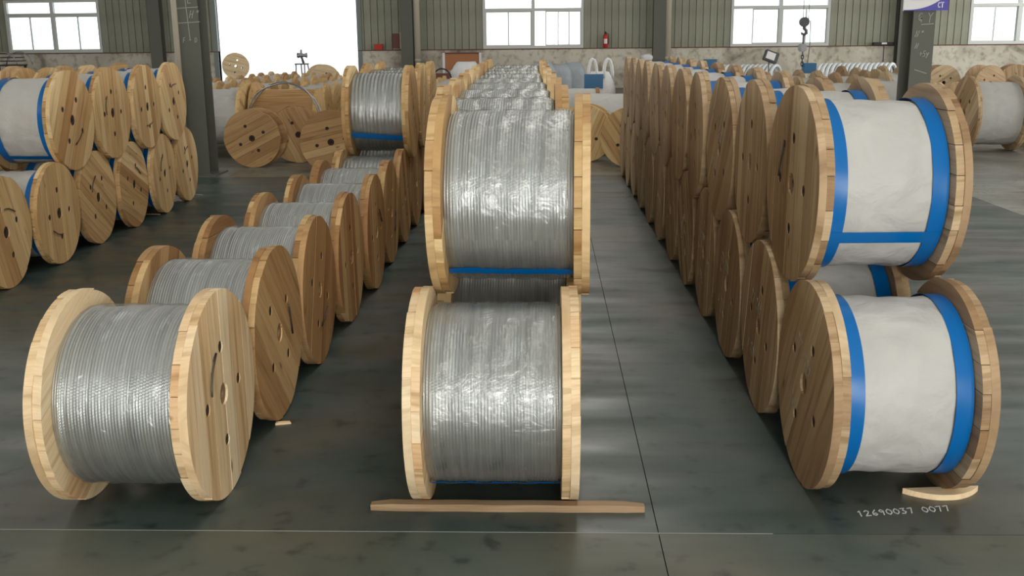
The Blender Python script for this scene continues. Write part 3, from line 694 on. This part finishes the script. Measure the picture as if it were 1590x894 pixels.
# wide reel with a bare staved drum and a loose wire hoop
p = aty(447, 152, 15.9); dr = .43; wl = .88
er = ob('bare_drum_reel', None, None, (p.x, 15.9, 0), (0, 0, .04)); tag(er, 'bare wooden reel drum of long staves behind the empty reels', 'cable reel')
zc = .55
for k in range(12):
    a = 2*PI*k/12; b = MB(); hw_ = dr * math.tan(PI/12) * .985
    b.box((-wl/2, -hw_, dr - .03), (wl/2, hw_, dr + .0)); b.build('stave', MT['tan'], er, (0, 0, zc), (a, 0, 0))
for sgn in (-1, 1): setmat(ob('flange', joined_flange(1, .55), er, (sgn * wl/2, 0, zc), (.5, 0, 0 if sgn > 0 else PI)), MT['gold']) if sgn < 0 else setmat(ob('flange', joined_flange(2, .45), er, (wl/2, 0, zc), (.3, 0, 0)), MT['gold'])
hp = MB().tube([((.54 + .015*math.sin(k*.7))*math.cos(4*PI*k/80), .018*math.sin(2*PI*k/80)*2, (.54 + .015*math.sin(k*.7))*math.sin(4*PI*k/80)) for k in range(80)], .011, 6, True).build('wire_hoop', MT['chrome'], None, (p.x + .1, 15.25, .568), (0, 0, -.05), True)
tag(hp, 'thin loose wire hoop standing in front of the bare staved drum', 'wire hoop')
# large reel beyond the right row
reel(6.645, 15.82, .55, .75, -.02, .55, 'white', 'brown', (.75, .2), 2, 'large white-wrapped reel on open floor beside the signboard column', rw=.46, tape=False)
reel(8.1, 16.6, .55, .92, -.1, .55, 'white', 'brown', (.3, .2), 1, 'large white-wrapped reel behind the one on open floor', rw=.46, tape=False)
# white film wrapped reel and grey block in the middle distance
reel(.86, 15.75, .45, .78, .05, .45, 'white', 'tan', (.3, .2), 1, 'white film-wrapped reel behind the two golden empty reels', rw=.44, tape=False)
reel(.55, 17.6, .45, .7, .0, .45, 'white', 'tan', (.3, .2), 1, 'pale wrapped reel below the white bags with the blue panel', rw=.43, tape=False)
# pale small empty reels and plywood discs on the right
for k in range(9):
    reel(7.35 + (k % 9) * .52, 20.6 + (k % 2) * .2, .40, .42, .15, .40, 'empty', 'palewood', (k, k), 1, '%s pale fresh empty reel in the row beyond the signboard column, counted from the column' % ORDN[k], 'pale empty reels beyond the signboard column', rw=.2, name='empty_reel', t=.02)
for k in range(8):
    reel(9.6 + k * .97, 28 + (k % 2) * .5, .46, .5, 1.45 + .2 * (k % 3), .46, 'empty', 'brown', (k, k * .7), 1, '%s weathered empty reel below the far window, counted from the signboard column' % ORDN[k], 'weathered empty reels under the far window', rw=.25, name='empty_reel')

# ------------------------------------------------------------------ floor bits
p0, p1 = atz(577, 784, .01), atz(1000, 787, .01); p0.y -= .008; p1.y -= .008
bt = MB(); n = 14; Lb = (p1 - p0).length
vs = []
for i in range(n + 1):
    x = Lb * i / n; e = .006 * math.sin(i * 1.7); hh = .028 if 0 < i < n else .022; ww = .042 if i not in (0, n) else .030
    vs += [(x, -ww/2 + e*.3, 0), (x, ww/2 + e*.3, 0), (x, ww/2 + e*.3, hh), (x, -ww/2 + e*.3, hh)]
fs = [(0, 1, 2, 3)[::-1], tuple(n*4 + k for k in range(4))]
fs = [(0, 3, 2, 1)] + [(n*4, n*4+1, n*4+2, n*4+3)]
for i in range(n):
    for k in range(4): fs.append((i*4+k, i*4+(k+1) % 4, (i+1)*4+(k+1) % 4, (i+1)*4+k))
me = mesh('timber_batten', vs, fs, MT['greywood'], [(v[0], v[1] + v[2]) for v in vs])
tag(ob('timber_batten', me, None, (p0.x, p0.y, 0), (0, 0, math.atan2(p1.y - p0.y, p1.x - p0.x))), 'long grey-brown timber batten lying on the floor before the middle row', 'batten')
p0, p1 = atz(1402, 766), atz(1520, 762); Lw = (p1 - p0).length
me = strip_mesh('wood_offcut', .33, .405, .405, 0, .022, [], 'z', MT['palewood'], 14)
c = (p0 + p1) / 2
sc = Lw / (2 * math.sqrt(.405**2 - .33**2))
me.transform(Matrix.Translation((0, -.3675, 0)))
o = ob('wood_offcut', me, None, (c.x, c.y, 0)); o.matrix_world = Matrix.Translation((c.x + .0, c.y - .035, 0)) @ Matrix.Rotation(math.atan2(p1.y - p0.y, p1.x - p0.x), 4, 'Z') @ Matrix(((0, 0, 1, 0), (0, -1, 0, 0), (1, 0, 0, 0), (0, 0, 0, 1))) @ Matrix.Diagonal((1, 1, sc, 1))
tag(o, 'pale half-moon wood offcut on the floor under the white-wrapped reel', 'wood offcut')
for (u, v, ln, an, lab) in ((440, 658, .07, .2, 'small pale wood chip on the floor beside the single-layer row'), (300, 303, .22, .1, 'brown wood scrap on the floor by the column row reel'), (236, 333, .18, 0, 'grey scrap on the floor below the row by the column')):
    p = atz(u, v); b = MB(); b.add([(-ln/2, -.012, 0), (ln/2, -.006, 0), (ln/2 * .8, .014, 0), (-ln/2 * .9, .010, 0), (-ln/2, -.010, .010), (ln/2, -.004, .006), (ln/2 * .8, .012, .009), (-ln/2 * .9, .008, .012)], [(3,2,1,0),(4,5,6,7),(0,1,5,4),(1,2,6,5),(2,3,7,6),(3,0,4,7)])
    tag(b.build('wood_chip', MT['palewood'] if u == 440 else MT['greywood'], None, (p.x, p.y, 0), (0, 0, an)), lab, 'wood chip')

# ------------------------------------------------------------------ things at the far wall
def on_wall(u, v, dy=.1): return aty(u, v, yf - dy)
p = on_wall(940, 75, .16); fe = ob('fire_extinguisher', None, None, (p.x, yf - .16, ZS + .03)); tag(fe, 'red fire extinguisher on the ledge of the far wall', 'extinguisher')
MB().lathe([(0, .07), (.02, .085), (.38, .085), (.44, .06), (.47, .03)], 20).build('cylinder', MT['red'], fe, smooth=True)
MB().lathe([(.47, .03), (.53, .03)], 12).build('valve', MT['black'], fe)
MB().box((-.01, -.09, .53), (.01, .06, .55)).box((-.01, -.09, .50), (.01, -.02, .512)).build('handle', MT['black'], fe)
MB().tube([(.03, 0, .5), (.10, 0, .46), (.11, -.01, .3), (.10, -.02, .12)], .012, 8).build('hose', MT['black'], fe, smooth=True)
lab_me = cyl_grid('label', 0, .16, lambda s, a: .0865, 2, 10, MT['labelwhite'], PI - .7, PI + .7)
o = ob('print_label', lab_me, fe, (0, 0, .14), (0, -PI/2, 0)); o.rotation_euler = (0, -PI/2, 0); o.rotation_euler = (0, -PI/2, 0)
p = on_wall(622, 63, .12); eb = ob('switch_box', None, None, (p.x, yf - .14, p.z)); tag(eb, 'cream electrical switch box with brown door on the column', 'switch box')
MB().box((-.02, -.1, -.28), (.16, .1, .28), .01).build('body', MT['pipe'], eb); MB().box((-.26, -.12, -.26), (-.03, -.09, .24)).build('door', MT['rust'], eb)
MB().tube([(.08, 0, -.28), (.1, -.02, -.7), (.04, -.02, -1.0)], .015, 6).build('cable', MT['black'], eb)
p = on_wall(588, 72, .1); rbx = ob('red_box', None, None, (p.x, yf - .1, ZS + .03)); tag(rbx, 'small red box on the wall ledge beside the doorway', 'box')
MB().box((-.14, -.08, 0), (.14, .08, .17), .012).build('body', MT['red'], rbx); MB().box((-.15, -.09, .17), (.15, .09, .20), .008).build('lid', MT['red'], rbx)
# orange-brown notice board on legs
p0, p1 = aty(689, 84, 35.8), aty(746, 104, 35.8)
nb = ob('notice_board', None, None, ((p0.x + p1.x) / 2, 35.8, 0)); tag(nb, 'orange-brown board on white posts against the plinth wall', 'board')
hw_ = (p1.x - p0.x) / 2
MB().box((-hw_, -.02, p1.z - .1), (hw_, .02, p0.z)).build('panel', MT['orange'], nb); MB().box((-hw_, -.03, p0.z), (hw_, .03, p0.z + .05)).build('top_rail', MT['rust'], nb)
for s_ in (-1, 1): MB().box((s_*hw_ - .04, -.05, 0), (s_*hw_ + .04, -.021, p0.z + .04)).build('post', MT['labelwhite'], nb)
# chair with a bent back rim in front of it
p = aty(686, 110, 29)
ch = ob('chair', None, None, (p.x, 29, 0)); tag(ch, 'dark chair with a curved back beside the orange-brown board', 'chair')
MB().tube([(.26*math.cos(a), 0, .62 + .30*math.sin(a)) for a in [PI*k/14 for k in range(15)]], .02, 8).build('back_frame', MT['black'], ch)
MB().box((-.22, -.015, .5), (.22, .015, .80), .01).build('backrest', MT['rust'], ch); MB().box((-.24, -.45, .42), (.24, 0, .47), .015).build('seat', MT['rust'], ch)
for sx in (-.22, .22):
    for sy in (-.42, -.02): MB().box((sx - .015, sy - .015, 0), (sx + .015, sy + .015, .42)).build('leg', MT['black'], ch)
# bags
def bag(name, u, v, y, wd, dp, ht, m, label, group=None, zb=0.0, handles=False, panel_=False):
    p = aty(u, v, y); r = ob(name, None, None, (p.x, y, zb)); tag(r, label, 'bag', group)
    n = 16; vs = []; fs = []; rr = random.Random(int(u)); lv = 8
    for j in range(lv + 1):
        t_ = j / lv; k_ = 1 + .12 * math.sin(PI * t_) - (.35 * (t_ - .75) / .25 if t_ > .75 else 0)
        for i in range(n):
            a = 2*PI*i/n; q = (abs(math.cos(a))**4 + abs(math.sin(a))**4) ** -.25
            kk = k_ * (1 + rr.uniform(-.035, .035)); vs.append((wd/2*kk*q*math.cos(a), dp/2*kk*q*math.sin(a), ht * t_ + rr.uniform(-.012, .012) * (j > 0)))
    for j in range(lv):
        for i in range(n): fs.append((j*n+i, j*n+(i+1) % n, (j+1)*n+(i+1) % n, (j+1)*n+i))
    fs += [tuple(range(n))[::-1], tuple(lv*n + i for i in range(n))]
    ob('sack', mesh('sack', vs, fs, MT[m], None, True), r)
    if handles:
        for sx in (-1, 1):
            for dy in (-.06, .06):
                MB().tube([(sx*wd*.28 + wd*.2*math.cos(a)*.8, dy*3, ht*.90 + .34*math.sin(a)) for a in [PI*k/10 for k in range(11)]], .022, 6).build('handle', MT['bagwhite'], r, smooth=True)
    if panel_:
        MB().box((-wd*.60, -dp*.62, ht*.74), (wd*.08, -dp*.58, ht*.97)).build('blue_panel', MT['bluebox'], r)
    return r
zr = .90
bag('jumbo_bag', 932, 120, 19.3, .5, .4, 1.10, 'bagwhite', 'white bag with looped handles and a blue panel behind the empty reels', handles=True, panel_=True)
for k, (u, wd) in enumerate(((843, .75), (868, .7), (890, .7))):
    bag('plastic_sack', u, 100, 31 + .95*k, wd, .6, (1.0, .94, .97)[k], 'greyfilm', ('front', 'middle', 'rear')[k] + ' grey plastic-wrapped sack in the heap below the sliding window', 'grey sacks below the sliding window')
bag('plastic_sack', 724, 104, 30, .8, .7, 1.08, 'bagwhite', 'pale blue-white plastic sack in front of the orange-brown board')
bag('plastic_sack', 738, 106, 31, .6, .6, .95, 'greyfilm', 'grey plastic sack tucked behind the pale sack by the board')
# workbench against the wall column
p0, p1 = aty(985, 92, 34), aty(1032, 92, 34)
wbn = ob('workbench', None, None, ((p0.x + p1.x) / 2, 34, 0)); tag(wbn, 'dark steel workbench below the fire extinguisher', 'bench')
hw_ = (p1.x - p0.x) / 2 + .15
MB().box((-hw_, -.35, .93), (hw_, .35, .99)).build('top', MT['iron'], wbn)
for sx in (-1, 1):
    for sy in (-.3, .3): MB().box((sx*hw_*.9 - .03, sy - .03, 0), (sx*hw_*.9 + .03, sy + .03, .93)).build('leg', MT['iron'], wbn)
bag('plastic_sack', 1004, 88, 34, .34, .3, .2, 'bagwhite', 'small white bundle on the dark steel workbench', zb=.991)
# white-wrapped coils leaning in two rows
def coil_row(u0, u1, v, y, n, label, group, z0=0.0, R=.5):
    xs_ = [aty(u0 + (u1 - u0)*k/(n-1), v, y).x for k in range(n)]
    key = ('coil', R)
    if key not in DV:
        b = MB().tube([(R*.895*math.cos(2*PI*k/28), 0, R*.895*math.sin(2*PI*k/28)) for k in range(28)], R*.105, 8, True)
        DV[key] = mesh('wire_coil', b.v, b.f, MT['coil'], None, True)
    for k, x in enumerate(xs_):
        tag(ob('wire_coil', DV[key], None, (x, y, R + .002), (0, .0, .95)), label % ORDN[k], 'coil', group)
coil_row(1277, 1385, 103, 31, 16, '%s white-wrapped wire coil from the hanging hook in the row before the signboard column', 'white coils before the signboard column', R=.47)
coil_row(1125, 1205, 103, 31, 12, '%s white-wrapped wire coil from the blue post box in the row below the floodlight', 'white coils below the floodlight', R=.46)
# blue boxes, floodlight, hook
for (u, v, y, lab) in ((1103, 110, 27, 'blue steel box on a post beyond the right rows'), ):
    p = aty(u, 92, y); q = aty(u, 104, y); r = ob('meter_box', None, None, (p.x, y, 0)); tag(r, lab, 'box')
    s_ = 9.5 / 1600 * y
    MB().box((-s_, -.08, q.z - .02), (s_, .08, p.z), .006).build('housing', MT['bluebox'], r); MB().box((-.03, -.03, 0), (.03, .03, q.z - .02)).build('post', MT['iron'], r)
p = aty(1197, 88, 30)
fd = ob('floodlight', None, None, (p.x, 30, 0)); tag(fd, 'tilted floodlight on a thin stand before the plinth wall', 'floodlight')
b = MB(); b.box((-.2, -.08, -.15), (.2, .08, .15), .015); o = b.build('housing', MT['iron'], fd, (0, 0, p.z), (-.2, .35, 0))
MB().box((-.15, -.095, -.1), (.1, -.081, .1)).build('lens', MT['labelwhite'], o)
MB().tube([(-.05, 0, 0), (-.05, 0, p.z - .15)], .015, 6).build('stand', MT['iron'], fd); MB().lathe([(0, .16), (.02, .15), (.03, .03)], 14).build('base', MT['iron'], fd)
# hook block hanging from the crane
yh = 21.0; p = aty(1249, 34, yh); hk = ob('crane_hook', None, None, (p.x, yh, p.z)); tag(hk, 'crane hook block with chain hanging before the window', 'crane hook')
px = yh / 1600
MB().lathe([(-.05, .0001), (-.05, 7*px), (.05, 7*px), (.05, .0001)], 24, 'y', cap=False).build('sheave_block', MT['iron'], hk)
for dx in (-2, 6): MB().tube([(dx*px, 0, 3*px), (dx*px, 0, ZC - p.z)], .006, 6).build('hoist_rope', MT['iron'], hk)
def hookc(z, s): return [(0, 0, z), (0, 0, z - .3*s), (.30*s, 0, z - .55*s), (.32*s, 0, z - .85*s), (.05*s, 0, z - 1.05*s), (-.26*s, 0, z - .9*s), (-.28*s, 0, z - .72*s)]
MB().tube(hookc(-6*px, 12*px), [.03, .03, .03, .033, .03, .022, .01], 8).build('hook', MT['iron'], hk, smooth=True)
MB().box((-6*px, -.1, -43*px), (4*px, .1, -32*px), .02).build('load_cell', MT['chrome'], hk)
MB().tube([(0, 0, -18*px), (0, 0, -32*px)], .02, 6).build('shackle', MT['iron'], hk)
for k in range(4):
    MB().tube([(px*2*math.cos(2*PI*j/12) * (1 if k % 2 else .3), px*2*math.cos(2*PI*j/12)*(.3 if k % 2 else 1), -46*px - 5*px*k + 3.4*px*math.sin(2*PI*j/12)) for j in range(12)], .012, 6, True).build('chain_link', MT['iron'], hk, smooth=True)
MB().box((1.5*px, -.1, -75*px), (20*px, .1, -60*px), .006).build('control_box', MT['bluebox'], hk)
MB().tube([(8*px, 0, -60*px), (9*px, 0, -48*px), (10*px, 0, -30*px), (9*px, 0, 2*px)], .008, 6).build('control_cable', MT['iron'], hk)
# soot-marked ledge board and the standing tube on the wall
p = on_wall(1372, 74, .2); sb = ob('junction_box', None, None, (p.x, yf - .14, ZS + .03)); tag(sb, 'small black junction box with cable on the wall ledge', 'box')
MB().box((-.35, -.08, 0), (.35, .06, .10), .01).build('body', MT['black'], sb); MB().box((-.08, -.085, .03), (.1, -.081, .09)).build('plate', MT['labelwhite'], sb)
MB().tube([(0, -.09, .0), (0, -.1, -.6), (.02, -.1, -ZS + .05)], .014, 6).build('cable', MT['black'], sb)
# things in the open doorway
yd = 34.0
p = aty(468, 88, yd); tf = ob('work_lamp', None, None, (p.x, yd, 0)); tag(tf, 'work lamp on a splayed tripod stand in the open doorway', 'work lamp')
s_ = yd / 1600
MB().lathe([(-7*s_, 2*s_), (-6*s_, 4.2*s_), (0, 3*s_), (5*s_, 2.6*s_), (8*s_, 4*s_), (9*s_, 3.5*s_)], 16, 'x', (0, 0, p.z + 2*s_)).build('lamp_head', MT['chrome'], tf, smooth=True)
MB().lathe([(0, 2.4*s_), (8*s_, 1.2*s_)], 12, 'z', (0, 0, p.z + 3*s_)).build('top_cap', MT['chrome'], tf)
MB().tube([(0, 0, p.z), (3*s_, 0, p.z - 10*s_)], .04, 8).build('neck', MT['iron'], tf)
zt = p.z - 10*s_
MB().box((-10*s_, -.1, zt - .04), (10*s_, .1, zt)).build('shelf', MT['iron'], tf)
for (dx, dx2) in ((-9, -13), (-1, -2), (4, 6), (9, 13)): MB().tube([(dx*s_, 0, zt - .02), (dx2*s_, (.2 if dx % 2 else -.2), 0)], .02, 6).build('leg', MT['iron'], tf)
for (u0, u1, v0, y, yw, lab) in ((345, 384, 82, 33, -1.25, 'large plywood reel with two pale discs standing in the doorway'), (476, 524, 104, 32.5, -1.15, 'large plywood reel half sunk behind the white reels in the doorway')):
    R_ = (u1 - u0) / 2 / 1600 * y * 1.02; zc_ = aty(u0, v0, y).z - R_
    zc_ = max(zc_, R_ * .5)
    stand = max(0.0, zc_ - R_)
    x = aty((u0 + u1) / 2, v0, y).x
    if zc_ < R_: zc_ = R_
    rr = reel(x, y, zc_, .62, yw, R_, 'empty', 'palewood', (1.2, 1.3), 1, lab, rw=R_ * .55, name='plywood_reel')
    if stand > .03:
        sd = ob('timber_stand', None, None, (x, y, 0), (0, 0, yw)); tag(sd, 'dark timber stand under the large plywood reel in the doorway', 'stand')
        for sx in (-.18, .18): MB().box((sx - .06, -R_*.8, stand - .1), (sx + .06, R_*.8, stand - .002)).build('rail', MT['iron'], sd)
        for sx in (-.18, .18):
            for sy in (-1, 1): MB().box((sx - .05, sy*R_*.7 - .05, 0), (sx + .05, sy*R_*.7 + .05, stand - .1)).build('leg', MT['iron'], sd)
# hooped rack at the far left
p = aty(18, 95, 33); hr = ob('hoop_rack', None, None, (p.x, 33, 0)); tag(hr, 'black rack with two pale hoops below the window by the column row', 'rack')
zt = p.z - .1
MB().box((-.35, -.3, zt - .05), (.35, .3, zt)).box((-.33, -.28, zt + .09), (.33, .28, zt + .12)).box((-.3, -.26, zt + .2), (.3, .26, zt + .23)).build('shelf', MT['black'], hr)
for k in (-.25, .25):
    MB().tube([(.42*math.cos(a) + k*.5, k, zt + .38*math.sin(a)) for a in [PI*j/16 for j in range(17)]], .02, 8).build('hoop', MT['chrome'], hr, smooth=True)
for sx in (-.3, .3):
    for sy in (-.25, .25): MB().box((sx - .03, sy - .03, 0), (sx + .03, sy + .03, zt - .05)).build('leg', MT['black'], hr)
